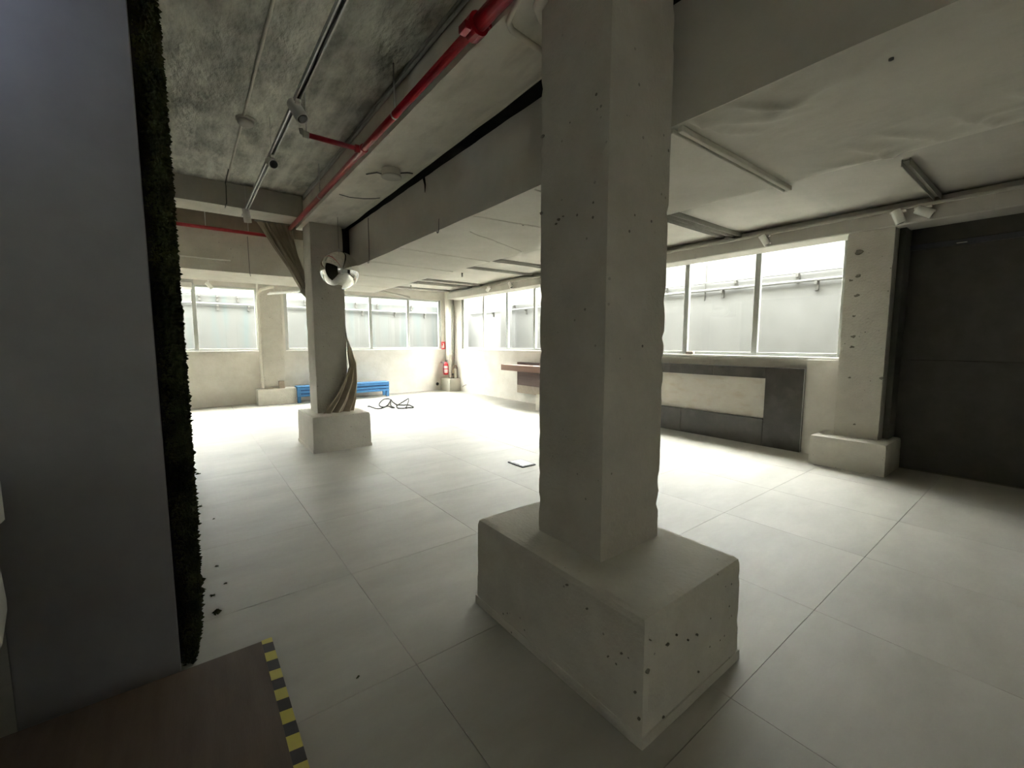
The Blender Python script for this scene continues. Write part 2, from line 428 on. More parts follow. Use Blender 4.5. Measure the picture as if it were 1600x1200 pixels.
window('window_1', 'x', 6.80, [1.76, 2.87, 3.99, 5.13, 6.42], SILL, TOP, 'long grey-framed window right of the big column')
window('window_2', 'x', 6.80, [7.0, 7.95, 9.06, 10.18, 11.32], SILL, TOP, 'grey-framed window between the corner and the big column')
window('window_3', 'y', 12.07, [2.0, 3.09, 4.19, 5.32, 6.40], SILL, 2.80, 'wide grey-framed far window behind the curtained column')
window('window_4', 'y', 12.07, [-4.6, -3.4, -2.2, -1.0, 0.20, 1.46], SILL, 2.80, 'grey-framed far window beside the moss partition')

window('window_fill', 'y', YB - 0.08, [-4.8, -3.5, -2.2, -0.9, 0.4], 1.5, 2.75, 'grey-framed window added behind the camera for fill light')  # added window, never in view, brightens the foreground
# light well outside
HO, HF = 3.42, 3.13
struct('wall_fill_well', MB().box(XL - 0.4, 7.0, YB - 2.2, YB - 2.0, 0.3, H_FILL), 'outer')  # added well behind the camera, shapes the fill light
struct('wall_fill_well.001', MB().box(XL - 0.6, XL - 0.4, YB - 2.2, YB - 0.1, 0.3, H_FILL).box(6.98, 7.1, YB - 2.2, YB - 0.1, 0.3, H_FILL), 'outer')
struct('floor_fill_well', MB().box(XL - 0.4, 7.0, YB - 2.2, YB - 0.2, 0.3, 0.45), 'outerg')
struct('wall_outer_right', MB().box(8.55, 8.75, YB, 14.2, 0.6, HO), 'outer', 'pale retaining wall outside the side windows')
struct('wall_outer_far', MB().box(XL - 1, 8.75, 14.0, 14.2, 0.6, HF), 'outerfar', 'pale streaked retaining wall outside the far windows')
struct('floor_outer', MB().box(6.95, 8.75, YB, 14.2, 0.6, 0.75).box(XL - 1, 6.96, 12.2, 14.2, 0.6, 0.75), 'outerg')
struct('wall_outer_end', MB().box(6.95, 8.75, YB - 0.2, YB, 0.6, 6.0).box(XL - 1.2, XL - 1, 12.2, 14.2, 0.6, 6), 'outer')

# ------------------------------------------------------------------ beams and boxed duct
o = single('boxed_beam', MB().rough(1.98, 3.28, YB, 9.2, 2.565, ZU - 0.01, step=0.16, r=0.008, chip=0.012, amp=0.012, seed=1, freq=2.2), 'clad',
       'long plastered box beam hanging low behind the columns', 'beam')
BOXB = o
o = single('boxed_beam', MB().rough(XL + 0.02, 1.97, 7.9, 9.2, 2.575, 3.2, step=0.14, r=0.006, chip=0.01, amp=0.004, seed=2), 'paint',
       'short box beam under the red pipe before the far window', 'beam')
o = single('concrete_beam', MB().rough(1.373, 1.86, YB, 7.0, ZS, ZU - 0.012, step=0.12, r=0.01, chip=0.02, amp=0.006, seed=4), 'soffit',
       'concrete beam running over the columns beside the red pipe', 'beam')
o = single('concrete_beam', MB().rough(XL + 0.02, 1.365, 6.42, 6.87, 3.17, ZU - 0.012, step=0.12, r=0.012, chip=0.03, amp=0.006, seed=5), 'beam',
       'grey concrete cross beam left of the curtained column', 'beam')

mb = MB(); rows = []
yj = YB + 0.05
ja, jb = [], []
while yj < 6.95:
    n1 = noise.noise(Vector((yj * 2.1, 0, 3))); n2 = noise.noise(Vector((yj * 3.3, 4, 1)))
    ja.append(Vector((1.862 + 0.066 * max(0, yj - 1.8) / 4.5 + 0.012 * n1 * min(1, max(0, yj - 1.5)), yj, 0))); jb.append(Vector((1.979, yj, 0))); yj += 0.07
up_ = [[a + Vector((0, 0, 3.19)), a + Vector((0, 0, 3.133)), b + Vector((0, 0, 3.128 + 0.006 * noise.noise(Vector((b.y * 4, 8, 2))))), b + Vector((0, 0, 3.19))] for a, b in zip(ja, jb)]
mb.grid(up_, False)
JT = thing('gap_shade', 'black strip drawn as the shade in the gap between the concrete beam and the box beam', 'joint', (1.92, 3.0, 2.57))  # black strips paint the shade inside the slot
part('shade_strip', mb, 'flat_black', JT)
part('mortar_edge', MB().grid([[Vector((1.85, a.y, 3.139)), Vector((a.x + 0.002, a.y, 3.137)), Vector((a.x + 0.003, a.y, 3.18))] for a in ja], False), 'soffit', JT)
part('drip', MB().tube([(1.972, 4.02, 3.14), (1.972, 3.99, 3.05), (1.974, 4.0, 2.98)], [0.016, 0.008, 0.003], 6), 'flat_black', JT)
part('shade_strip', MB().rough(1.872, 1.972, 6.45, 6.8, 2.58, 3.12, step=0.08, r=0.004, chip=0.03, amp=0.006), 'flat_black', JT)  # same painted shade, upright beside the column
part('shade_strip', MB().rough(1.886, 1.972, 1.30, 1.6, 2.58, 3.12, step=0.08, r=0.004, chip=0.03, amp=0.006), 'flat_black', JT)
struct('trim_7', MB().box(XL + 0.02, 1.97, 7.90, 7.98, 3.2, ZU - 0.004), 'recess')
# ------------------------------------------------------------------ columns
def column(nm, label, sx0, sx1, sy0, sy1, ztop, px0, px1, py0, py1, pz, seed, skirt=True, step=0.045):
    t = thing(nm, label, 'column', ((px0 + px1) / 2, (py0 + py1) / 2, 0))
    part('shaft', MB().rough(sx0, sx1, sy0, sy1, pz - 0.004, ztop, step=step, r=0.008, chip=0.026, amp=0.003, seed=seed, freq=7), 'shaft', t)
    part('plinth', MB().rough(px0, px1, py0, py1, 0.0, pz, step=step * 0.9, r=0.012, chip=0.02, amp=0.003, seed=seed + 2, topr=0.024, batter=0.012), 'paint', t)
    if skirt:
        part('skirting', MB().rough(px0 - 0.010, px1 + 0.010, py0 - 0.012, py1 + 0.012, 0.001, 0.048, step=0.05, r=0.003, chip=0.008, amp=0.002, seed=seed + 5), 'paint', t)
    COLS.append(t)
    return t
COLS = []
column('concrete_column', 'big concrete column on a block plinth in the middle foreground', 1.435, 1.88, 1.215, 1.645, ZS, 1.255, 1.995, 0.85, 1.965, 0.505, 1, step=0.035)
column('concrete_column', 'concrete column with a taupe curtain wound around it', 1.43, 1.865, 6.41, 6.84, ZS, 1.29, 2.07, 6.09, 7.05, 0.495, 11)
column('concrete_column', 'pitted concrete pilaster between the side window and the black panel', 6.36, 6.79, 1.27, 1.705, 2.80, 6.10, 6.80, 1.14, 1.87, 0.36, 21, skirt=False)
column('concrete_column', 'concrete pilaster hidden behind the big column on the window wall', 6.36, 6.73, 6.50, 6.93, ZL, 6.10, 6.74, 6.35, 7.10, 0.36, 31, skirt=False, step=0.1)
column('concrete_column', 'concrete pilaster on the far wall left of the blue bench', 1.42, 1.90, 11.66, 12.01, ZL, 1.29, 2.12, 11.56, 12.01, 0.385, 41, skirt=False)
column('concrete_column', 'slim corner column where the far and side windows meet', 6.52, 6.72, 11.75, 12.0, ZL, 6.34, 6.72, 11.42, 12.0, 0.395, 51, skirt=False, step=0.06)

def at_x(px, py, x):
    d = ray(px, py); q = x / d.x; return Vector((x, d.y * q, H_CAM + d.z * q))
def at_y(px, py, y):
    d = ray(px, py); q = y / d.y; return Vector((d.x * q, y, H_CAM + d.z * q))
def pit(root, p, nrm, r, k):
    mb = MB(); rr = random.Random(k); n = 9
    m = along(p, nrm); ring = []
    for i in range(n):
        a = 2 * math.pi * i / n; q = r * rr.uniform(0.6, 1.3)
        ring.append((q * math.cos(a) * 1.2, q * math.sin(a) * 0.8))
    vs = [m @ Vector((x, y, 0.004)) for x, y in ring] + [m @ Vector((x * 0.5, y * 0.5, 0.0015)) for x, y in ring]
    vs += [m @ Vector((x * 1.1, y * 1.1, -0.004)) for x, y in ring]
    fs = [tuple(range(n, 2 * n))] + [(i, (i + 1) % n, n + (i + 1) % n, n + i) for i in range(n)] + [(2 * n + i, 2 * n + (i + 1) % n, (i + 1) % n, i) for i in range(n)]
    mb.add(vs, fs)
    part('pit', mb, 'pit', root)
k = 0
for (px, py, r) in ((1012, 1049, 0.0085), (1043, 1007, 0.006), (1089, 992, 0.006), (1091, 1049, 0.005), (1036, 1120, 0.005), (1057, 992, 0.004), (1016, 1000, 0.003), (1075, 1000, 0.003)):
    k += 1; pit(COLS[0], at_y(px, py, 0.845), (0, -1, 0), r, k)
for (px, py, r) in ((971, 1021, 0.004), (886, 914, 0.005), (917, 951, 0.004), (992, 1081, 0.005), (998, 1123, 0.005), (950, 1026, 0.003)):
    k += 1; pit(COLS[0], at_x(px, py, 1.25), (-1, 0, 0), r, k)
for (px, py, r) in ((846, 333, 0.008), (873, 343, 0.008), (869, 350, 0.005), (880, 338, 0.004), (848, 213, 0.008)):
    k += 1; pit(COLS[0], at_x(px, py, 1.433), (-1, 0, 0), r, k)
for (px, py, r) in ((1342, 394, 0.03), (1341, 431, 0.022), (1329, 438, 0.016), (1338, 462, 0.02), (1334, 494, 0.013), (1333, 526, 0.018), (1331, 542, 0.018), (1327, 590, 0.012), (1335, 663, 0.014), (1377, 591, 0.018)):
    k += 1; pit(COLS[2], at_x(px, py, 6.358), (-1, 0, 0), r, k)
# ------------------------------------------------------------------ moss partition
t = thing('moss_partition', 'dark grey laminate partition with dry black moss along its edge', 'partition', (-0.35, 4.3, 0))
part('panel', MB().cbox(-0.605, -0.105, 2.352, 6.24, 0.0, ZU - 0.03, 0.003), 'grey', t)
part('backing', MB().box(-0.105, -0.055, 2.385, 6.2, 0.02, ZU - 0.03), 'flat_black', t)
mb = MB()
rnd = random.Random(3)
def tuft(mb, p, s, rnd):
    # small crumpled clump: a jittered octahedron
    vs = []
    for d in ((1, 0, 0), (-1, 0, 0), (0, 1, 0), (0, -1, 0), (0, 0, 1), (0, 0, -1)):
        vs.append(Vector(p) + Vector(d) * s * rnd.uniform(0.5, 1.4) + Vector((rnd.uniform(-1, 1), rnd.uniform(-1, 1), rnd.uniform(-1, 1))) * s * 0.35)
    mb.add(vs, [(0, 2, 4), (2, 1, 4), (1, 3, 4), (3, 0, 4), (2, 0, 5), (1, 2, 5), (3, 1, 5), (0, 3, 5)])
nz = 0
for k in range(24000):
    z = rnd.uniform(0.008, ZU - 0.045)
    front = rnd.random() < 0.6
    y = 2.372 + abs(rnd.gauss(0, 0.03)) if front else 2.41 + rnd.random() ** 1.6 * 3.7
    depth = 0.058 + 0.020 * noise.noise(Vector((0, y * 5, z * 6))) + 0.008 * noise.noise(Vector((3, y * 14, z * 17)))
    taper = min(1.0, 0.45 + z / 0.35)
    x = -0.098 + (depth * taper + 0.02) * rnd.random() ** 0.7 if front else -0.075 + depth * taper * rnd.uniform(0.7, 1.0)
    s = rnd.uniform(0.004, 0.009) if front else rnd.uniform(0.007, 0.016)
    tuft(mb, (x, y, z), s, rnd)
for k in range(14):
    tuft(mb, (-0.015 + rnd.uniform(0, 0.012), 2.45, rnd.uniform(0.3, 3.4)), rnd.uniform(0.01, 0.016), rnd)
part('moss', mb, 'moss', t, kind='stuff')
for k, (px, py, s, lab) in enumerate(((338, 958, 0.024, 'largest dark moss crumb on the floor nearest the platform'), (340, 885, 0.012, 'small dark moss crumb above the largest crumb'),
        (310, 741, 0.026, 'dark moss clump on the floor, farthest along the moss edge'), (312, 792, 0.016, 'flat dark moss flake below the farthest clump'),
        (332, 931, 0.012, 'thin moss flake just left of the largest crumb'), (352, 912, 0.008, 'tiny moss flake right of the thin flake'),
        (559, 1058, 0.007, 'tiny black crumb on the floor left of the plinth'), (311, 836, 0.014, 'moss shred on the floor against the moss edge'), (334, 811, 0.009, 'faint moss speck between the two far crumbs'))):
    p = at_z(px, py, 0.0)
    mb = MB(); r2 = random.Random(k)
    for q in range(7):
        tuft(mb, p + Vector((r2.uniform(-1, 1) * s * 0.7, r2.uniform(-1, 1) * s * 0.5, 0)), s * r2.uniform(0.4, 0.8), r2)
    for v in mb.v: v.z = abs(v.z) * 0.9
    single('moss_crumb', mb, 'moss', lab, 'moss', 'moss crumbs fallen on the floor')

# ------------------------------------------------------------------ platform with hazard tape
t = thing('wooden_platform', 'low brown wooden platform edged with yellow and black tape', 'platform', (-1.0, 0.3, 0))
part('deck', MB().cbox(-2.4, 0.238, -2.2, 2.172, 0.0, 0.12, 0.003), 'wood', t)
ys = [2.172, 2.140, 2.072, 2.009, 1.939, 1.878, 1.815, 1.753, 1.690, 1.624, 1.563, 1.496, 1.436]
while ys[-1] > -0.6: ys.append(ys[-1] - 0.063)
for k in range(len(ys) - 1):
    mb = MB(); sk = 0.006
    a, b = ys[k], ys[k + 1]
    mb.add([(0.197, b, 0.1203), (0.2385, b - sk, 0.1203), (0.2385, a - sk if k else a, 0.1203), (0.197, a, 0.1203),
            (0.197, b, 0.1212), (0.2390, b - sk, 0.1212), (0.2390, a - sk if k else a, 0.1212), (0.197, a, 0.1212)],
           [(0, 3, 2, 1), (4, 5, 6, 7), (0, 1, 5, 4), (1, 2, 6, 5), (2, 3, 7, 6), (3, 0, 4, 7)])
    part('tape_stripe', mb, 'yellow' if k % 2 == 0 else 'blacktape', t)

# white rounded pedestal with a device on top, at the left edge
t = thing('white_pedestal', 'white rounded pedestal at the left edge beside the grey partition', 'pedestal', (-0.83, 1.6, 0.12))
m4 = Matrix.Translation((-0.855, 1.6, 0.0))
part('bowl', MB().lathe([(0.16, 0.121), (0.20, 0.14), (0.27, 0.35), (0.36, 0.55), (0.425, 0.70), (0.44, 0.79), (0.435, 0.90), (0.425, 0.965), (0.415, 0.99), (0.39, 0.995), (0.0, 0.995)], 40, m4), 'lgrey', t)
part('device', MB().cbox(-1.1, -0.43, 1.42, 1.78, 0.996, 1.13, 0.012), 'lgrey', t)
part('slot', MB().cbox(-1.0, -0.4285, 1.50, 1.70, 1.045, 1.08, 0.001), 'black', t)

# ------------------------------------------------------------------ curtain wound round the second column
def lerp_path(P, t):
    n = len(P) - 1; u = min(max(t, 0), 1) * n; i = min(int(u), n - 1); f = u - i
    f = f * f * (3 - 2 * f) * 0.35 + f * 0.65
    return Vector(P[i]).lerp(Vector(P[i + 1]), f)
def drape(Lp, Rp, nrm, folds, amp, rows=40, cols=48, ph=0.0, thick=0.006):
    g = []
    for i in range(rows + 1):
        t_ = i / rows; a = lerp_path(Lp, t_); b = lerp_path(Rp, t_); row = []
        for j in range(cols + 1):
            s_ = j / cols
            wv = (abs(math.sin(s_ * folds * math.pi + ph + 0.35 * math.sin(t_ * 4 + s_ * 3))) ** 0.65) * 1.7 - 1 + 0.3 * math.sin(s_ * folds * 3.3 * math.pi + 1 + t_ * 2)
            am = amp if not callable(amp) else amp(t_)
            row.append(a.lerp(b, s_) + Vector(nrm) * am * (wv + 1) * 0.5 * math.sin(math.pi * min(1, max(0.06, s_ * 1.0))) ** 0.3)
        g.append(row)
    mb = MB().grid(g)
    back = [[p - Vector(nrm) * thick for p in row] for row in g]
    mb.grid([r[::-1] for r in back])
    return mb
t = thing('curtain', 'taupe curtain tied up to the beam and wound around the column', 'curtain', (1.7, 6.8, 0.5))
part('upper_drape', drape([(0.88, 7.0, 3.17), (1.06, 6.98, 2.84), (1.24, 6.95, 2.55), (1.40, 6.92, 2.22)], [(1.34, 7.0, 3.17), (1.35, 6.99, 2.98), (1.37, 6.97, 2.80), (1.43, 6.93, 2.55)],
     (0.15, -1, 0.0), 6, 0.10), 'curtain', t)
part('back_wrap', drape([(1.38, 6.93, 2.24), (1.6, 6.90, 2.0), (1.80, 6.89, 1.80), (1.90, 6.86, 1.60)], [(1.42, 6.94, 2.58), (1.62, 6.91, 2.30), (1.83, 6.90, 2.0), (1.90, 6.88, 1.74)], (0, 1, 0), 3, 0.03), 'curtain', t)
part('lower_drape', drape([(1.862, 6.42, 1.69), (1.855, 6.398, 1.35), (1.855, 6.390, 1.12), (1.75, 6.38, 0.93), (1.60, 6.37, 0.68), (1.46, 6.35, 0.502)],
     [(1.90, 6.70, 1.74), (1.975, 6.62, 1.42), (2.005, 6.56, 1.22), (2.00, 6.52, 0.93), (1.965, 6.47, 0.66), (1.915, 6.42, 0.502)], (0.35, -0.9, 0.0), 3.2, lambda t_: 0.02 + 0.14 * min(1, t_ * 1.6), rows=60, cols=96, ph=0.9), 'curtain', t)
mb = MB()
part('curtain_rail', MB().tube([(0.86, 7.0, 3.185), (1.37, 7.0, 3.185)], 0.012, 8), 'dgrey', t)

# ------------------------------------------------------------------ mirror ball
BC = Vector((1.685, 5.98, 2.452)); BR = 0.247
t = thing('mirror_ball', 'polished mirror ball hanging in front of the curtained column', 'mirror ball', (BC.x, BC.y, BC.z - BR))
prof = [(max(0.0, BR * math.sin(math.pi * i / 40)), -BR * math.cos(math.pi * i / 40)) for i in range(41)]
part('ball', MB().lathe(prof, 64, Matrix.Translation(BC)), 'mirror', t)
part('cap', MB().lathe([(0.018, 0.0), (0.018, 0.02), (0.006, 0.026), (0.006, 0.04)], 12, Matrix.Translation(BC + Vector((0, 0, BR - 0.003)))), 'steel', t)
part('cord', MB().tube([BC + Vector((0, 0, BR + 0.03)), (BC.x, BC.y, ZS + 0.001)], 0.0025, 6), 'cable', t)

# ------------------------------------------------------------------ red sprinkler pipes
def flange(mb, p, d, r, l):
    mb.lathe([(r * 0.7, -l), (r, -l * 0.9), (r, l * 0.9), (r * 0.7, l)], 16, along(p, d), smooth=False)
XP, ZP = 1.285, 3.12
t = thing('sprinkler_pipe', 'red sprinkler pipe running under the concrete beam edge', 'pipe', (XP, 2.2, ZP - 0.04))
part('pipe_run', MB().tube([(XP, YB + 0.05, ZP), (XP, 1.99, ZP)], 0.04, 16).tube([(XP, 1.99, ZP), (XP, 3.76, ZP), (XP, 6.9, ZP)], 0.027, 16), 'red', t)
mb = MB(); flange(mb, (XP, 1.99, ZP), (0, 1, 0), 0.058, 0.04)
for (dx, dz) in ((0.062, 0.03), (-0.062, -0.03)):
    mb.cbox(XP + dx - 0.02, XP + dx + 0.02, 1.955, 2.025, ZP + dz - 0.02, ZP + dz + 0.02, 0.004)
part('coupling', mb, 'red', t)
mb = MB(); flange(mb, (XP, 3.76, ZP), (0, 1, 0), 0.036, 0.05); flange(mb, (XP - 0.04, 3.76, ZP), (1, 0, 0), 0.03, 0.025)
part('tee_joint', mb, 'red', t)
part('branch_pipe', MB().tube([(XP, 3.76, ZP), (0.86, 3.76, ZP)], 0.02, 12), 'red', t)
mb = MB(); flange(mb, (0.845, 3.76, ZP), (1, 0, 0), 0.024, 0.022); mb.tube([(0.83, 3.76, ZP), (0.815, 3.76, ZP + 0.005), (0.81, 3.76, ZP + 0.035)], 0.016, 10)
part('elbow', mb, 'dgrey', t)
for (yy, xx) in ((3.06, XP), (5.2, XP), (1.2, XP)):
    rd = part('hanger_rod', MB().tube([(xx, yy, ZP + 0.03), (xx, yy, ZU - 0.002)], 0.005, 6), 'steel', t)
    mb = MB(); flange(mb, (xx, yy, ZP), (0, 1, 0), 0.030, 0.009); part('clamp', mb, 'steel', rd)
part('hanger_rod', MB().tube([(0.85, 3.76, ZP + 0.02), (0.85, 3.76, ZU - 0.03)], 0.004, 6), 'steel', t)
t = thing('sprinkler_pipe', 'red pipe crossing in the dark recess behind the cross beam', 'pipe', (-0.5, 7.72, 3.1))
part('pipe_run', MB().tube([(XL + 0.05, 7.74, 3.16), (1.30, 7.74, 3.16)], 0.026, 12), 'red', t)
for xx in (0.33, 0.86):
    part('hanger_rod', MB().tube([(xx, 7.74, 3.13), (xx, 7.74, ZU - 0.002)], 0.005, 6), 'steel', t)

# conduits in the slab corner beside the red pipe
for k, (dx, zz, lab) in enumerate(((0.02, 3.40, 'lower grey conduit along the beam face above the red pipe'), (0.055, 3.435, 'upper grey conduit along the beam face above the red pipe'))):
    single('conduit', MB().tube([(1.373 - 0.016, YB + 0.05, zz), (1.373 - 0.016, 6.35, zz)], 0.012, 8), 'dgrey', lab, 'conduit')
mb = MB().tube([(1.346, 0.6, 3.122), (1.346, 1.70, 3.122), (1.395, 1.85, 3.115), (1.44, 1.885, 3.115), (1.56, 1.90, 3.115), (1.80, 1.93, 3.115)], 0.016, 10)
single('conduit', mb, 'beigepipe', 'bent beige conduit under the beam beside the big column', 'conduit')
mb = MB().tube([(1.40, 0.5, 3.104), (1.40, 1.58, 3.104), (1.44, 1.66, 3.10), (1.50, 1.70, 3.10), (1.80, 1.73, 3.10)], 0.034, 12)
single('conduit', mb, 'beigepipe', 'thick beige pipe bending towards the top of the big column', 'conduit')

# ------------------------------------------------------------------ spot lights and tracks
def spot(label, base, stem, d, L, r, group, body='white', lens=True):
    """track spot: adapter on the track at base, stem down, cylinder body along d"""
    b = Vector(base); d = Vector(d).normalized()
    t = thing('spotlight', label, 'spotlight', (b.x, b.y, b.z - stem - L), group)
    part('adapter', MB().cbox(b.x - 0.016, b.x + 0.016, b.y - 0.07, b.y + 0.07, b.z - 0.023, b.z - 0.001, 0.003), body, t)
    j = b + Vector((0, 0, -stem - 0.02))
    part('stem', MB().tube([b + Vector((0, 0, -0.012)), j], 0.009, 8), body, t)
    s0 = j - d * L * 0.4
    bd = part('housing', MB().lathe([(r * 0.75, 0), (r * 0.97, L * 0.03), (r, L * 0.06), (r, L * 0.97), (r * 0.96, L), (r * 0.86, L), (r * 0.82, L * 0.93), (0, L * 0.93)], 24, along(s0, d)), body, t)
    part('lens', MB().lathe([(r * 0.81, L * 0.935), (r * 0.81, L * 0.955), (r * 0.4, L * 0.965), (0, L * 0.965)], 24, along(s0, d)), 'black' if lens else 'lgrey', bd)
    return t
XT, ZT = 0.69, 3.14
t = thing('light_track', 'grey lighting track hung below the raw concrete slab', 'light track', (XT, 4.4, ZT - 0.03))
part('rail', MB().cbox(XT - 0.02, XT - 0.009, YB + 0.1, 6.62, ZT - 0.03, ZT, 0.002).cbox(XT + 0.009, XT + 0.02, YB + 0.1, 6.62, ZT - 0.03, ZT, 0.002).box(XT - 0.012, XT + 0.012, YB + 0.1, 6.62, ZT - 0.006, ZT - 0.001), 'steel', t)
part('slot', MB().box(XT - 0.0085, XT + 0.0085, YB + 0.1, 6.60, ZT - 0.009, ZT - 0.006), 'black', t)
for yy in (1.2, 4.35, 6.3):
    part('hanger_wire', MB().tube([(XT, yy, ZT), (XT, yy, ZU - 0.03 if yy < 6.4 else 3.18)], 0.0025, 6), 'steel', t)
spot('big white spotlight with black lens on the track beside the red branch pipe', (XT, 3.30, ZT - 0.03), 0.02, (0.35, -0.55, -0.95), 0.15, 0.042, 'spots on the slab track')
spot('small grey spotlight in the middle of the slab track', (XT, 4.36, ZT - 0.03), 0.025, (0.1, -0.9, -0.5), 0.12, 0.04, 'spots on the slab track')
spot('grey spotlight at the far end of the slab track by the curtain', (XT, 6.28, ZT - 0.03), 0.02, (0.12, 0.12, -1), 0.16, 0.042, 'spots on the slab track')
XT2 = 6.29
t = thing('light_track', 'white lighting track along the lintel above the side windows', 'light track', (XT2, 5.0, 2.93))
part('rail', MB().cbox(XT2 - 0.016, XT2 + 0.016, YB + 0.1, 6.2, 2.935, 2.965, 0.003).cbox(XT2 - 0.016, XT2 + 0.016, 7.2, 11.3, 2.935, 2.965, 0.003), 'ceil', t)
for yy in (-1, 2.2, 5.5, 7.6, 10.8): part('bracket', MB().cbox(XT2 + 0.01, 6.332, yy - 0.02, yy + 0.02, 2.94, 2.96, 0.002), 'ceil', t)
G2 = 'white spots above the side windows'
spot('white spotlight tilted down in front of the pitted pilaster', (XT2, 1.25, 2.935), 0.03, (0.05, -0.35, -0.95), 0.16, 0.046, G2)
spot('white spotlight with black lens above the black panel', (XT2, 1.05, 2.935), 0.03, (0.1, -0.9, -0.55), 0.16, 0.046, G2)
spot('white spotlight above the side window beside a ceiling channel', (XT2, 2.61, 2.935), 0.03, (0.1, -0.5, -0.9), 0.15, 0.043, G2)
spot('white spotlight above the corner window, the one nearer the corner', (XT2, 9.2, 2.935), 0.03, (-0.1, 0.8, -0.6), 0.15, 0.045, G2)
spot('white spotlight above the corner window, the one nearer the big column', (XT2, 8.28, 2.935), 0.03, (0.0, -0.6, -0.9), 0.15, 0.045, G2)
spot('white spotlight in front of the far window by the moss partition', (0.47, 11.5, 2.86), 0.09, (0.6, -0.1, -0.75), 0.16, 0.04, 'far window spots')
t = thing('light_track', 'short white track under the far ceiling above the far left window', 'light track', (0.3, 11.5, 2.86))
part('rail', MB().cbox(-1.6, 0.75, 11.48, 11.52, 2.86, 2.89, 0.003), 'ceil', t)
for xx in (-1.2, 0.2, 0.65): part('hanger_rod', MB().tube([(xx, 11.5, 2.885), (xx, 11.5, ZL)], 0.004, 6), 'ceil', t)

# added lamp, out of view: puts a bluish glow on the partition
t = thing('fill_lamp', 'small added cool-white lamp left of the grey partition', 'lamp', (-1.15, 1.9, 2.95))
part('housing', MB().lathe([(0.03, 0), (0.05, 0.02), (0.05, 0.10), (0.045, 0.10), (0.04, 0.09), (0, 0.09)], 20, along((-1.25, 1.75, 2.95), (0.35, 0.9, -0.12))), 'black', t)
part('stem', MB().tube([(-1.25, 1.76, 2.97), (-1.25, 1.76, ZU)], 0.01, 8), 'black', t)
ld = bpy.data.lights.new('fill_glow', 'SPOT'); ld.energy = 16.0; ld.color = (0.62, 0.72, 1.0); ld.spot_size = R(120); ld.spot_blend = 1.0; ld.shadow_soft_size = 0.04
lo = bpy.data.objects.new('fill_glow', ld); COL.objects.link(lo); lo.parent = t
lo.matrix_local = Matrix.Translation(Vector((-1.25 + 0.35 * 0.115, 1.75 + 0.9 * 0.115, 2.95 - 0.12 * 0.115)) - Vector((-1.15, 1.9, 2.95))) @ Vector((-0.35, -0.9, 0.12)).to_track_quat('Z', 'Y').to_matrix().to_4x4()

# ------------------------------------------------------------------ detectors
def detector(label, x, y, z, r):
    t = thing('smoke_detector', label, 'detector', (x, y, z - 0.06), 'ceiling detectors')
    part('base', MB().lathe([(r, 0), (r, -0.018), (r * 0.92, -0.022)], 28, Matrix.Translation((x, y, z))), 'ceil', t)
    part('cover', MB().lathe([(r * 0.82, -0.02), (r * 0.84, -0.04), (r * 0.72, -0.052), (r * 0.3, -0.058), (0, -0.058)], 28, Matrix.Translation((x, y, z))), 'ceil', t)
detector('round detector under the raw concrete slab left of the track', 0.53, 4.52, ZU - 0.028, 0.075)
t = thing('ceiling_speaker', 'round pale speaker drum under the beam near the dark gap', 'speaker', (1.655, 4.06, ZS - 0.07))
part('drum', MB().lathe([(0.085, 0), (0.088, -0.055), (0.09, -0.068)], 32, Matrix.Translation((1.655, 4.06, ZS))), 'soffit', t)
part('grille', MB().lathe([(0.094, -0.06), (0.094, -0.072), (0.085, -0.076), (0, -0.077)], 32, Matrix.Translation((1.655, 4.06, ZS))), 'ceil', t)
mb = MB().tube([(1.50, 4.30, ZS - 0.006), (1.56, 4.18, ZS - 0.012), (1.64, 4.16, ZS - 0.02), (1.72, 4.10, ZS - 0.008), (1.80, 4.02, ZS - 0.006), (1.85, 4.0, ZS - 0.008)], 0.006, 6)
single('wire', mb, 'black', 'black wire running from the round speaker into the dark gap', 'wire')
mb = MB().tube([(1.45, 5.05, ZS - 0.005), (1.55, 5.0, ZS - 0.03), (1.68, 4.92, ZS - 0.04), (1.80, 4.9, ZS - 0.02), (1.85, 4.88, ZS - 0.008)], 0.004, 6)
single('wire', mb, 'black', 'thin drooping wire under the beam beyond the round speaker', 'wire')
# thin wires with hooks hanging along the box beam face
for k, (yy, lab) in enumerate(((5.62, 'thin dark wire with hook hanging on the box beam by the mirror ball'), (3.70, 'short dark hook on the box beam lower edge'))):
    mb = MB().tube([(1.965, yy, 3.10 if k == 0 else 2.66), (1.962, yy, 2.56), (1.955, yy, 2.53), (1.945, yy, 2.525), (1.94, yy, 2.54)], 0.004, 6)
    single('hook_wire', mb, 'cable', lab, 'wire')
# cable down the cross beam
mb = MB().tube([(0.50, 5.9, ZU - 0.032), (0.50, 6.40, ZU - 0.035), (0.505, 6.408, 3.40), (0.50, 6.408, 3.2), (0.49, 6.41, 3.168), (0.49, 6.5, 3.163)], 0.006, 6)
single('wire', mb, 'cable', 'dark cable dropping down the grey cross beam', 'wire')
mb = MB().tube([(0.86, 7.885, 3.14), (0.862, 7.885, 2.60), (0.87, 7.88, 2.53)], 0.004, 6)
single('wire', mb, 'cable', 'thin cable hanging down the short box beam', 'wire')
mb = MB().cbox(-0.3, 0.62, 7.87, 7.895, 2.735, 2.75, 0.002)
single('conduit', mb, 'white', 'thin white cable duct on the short box beam face', 'conduit')

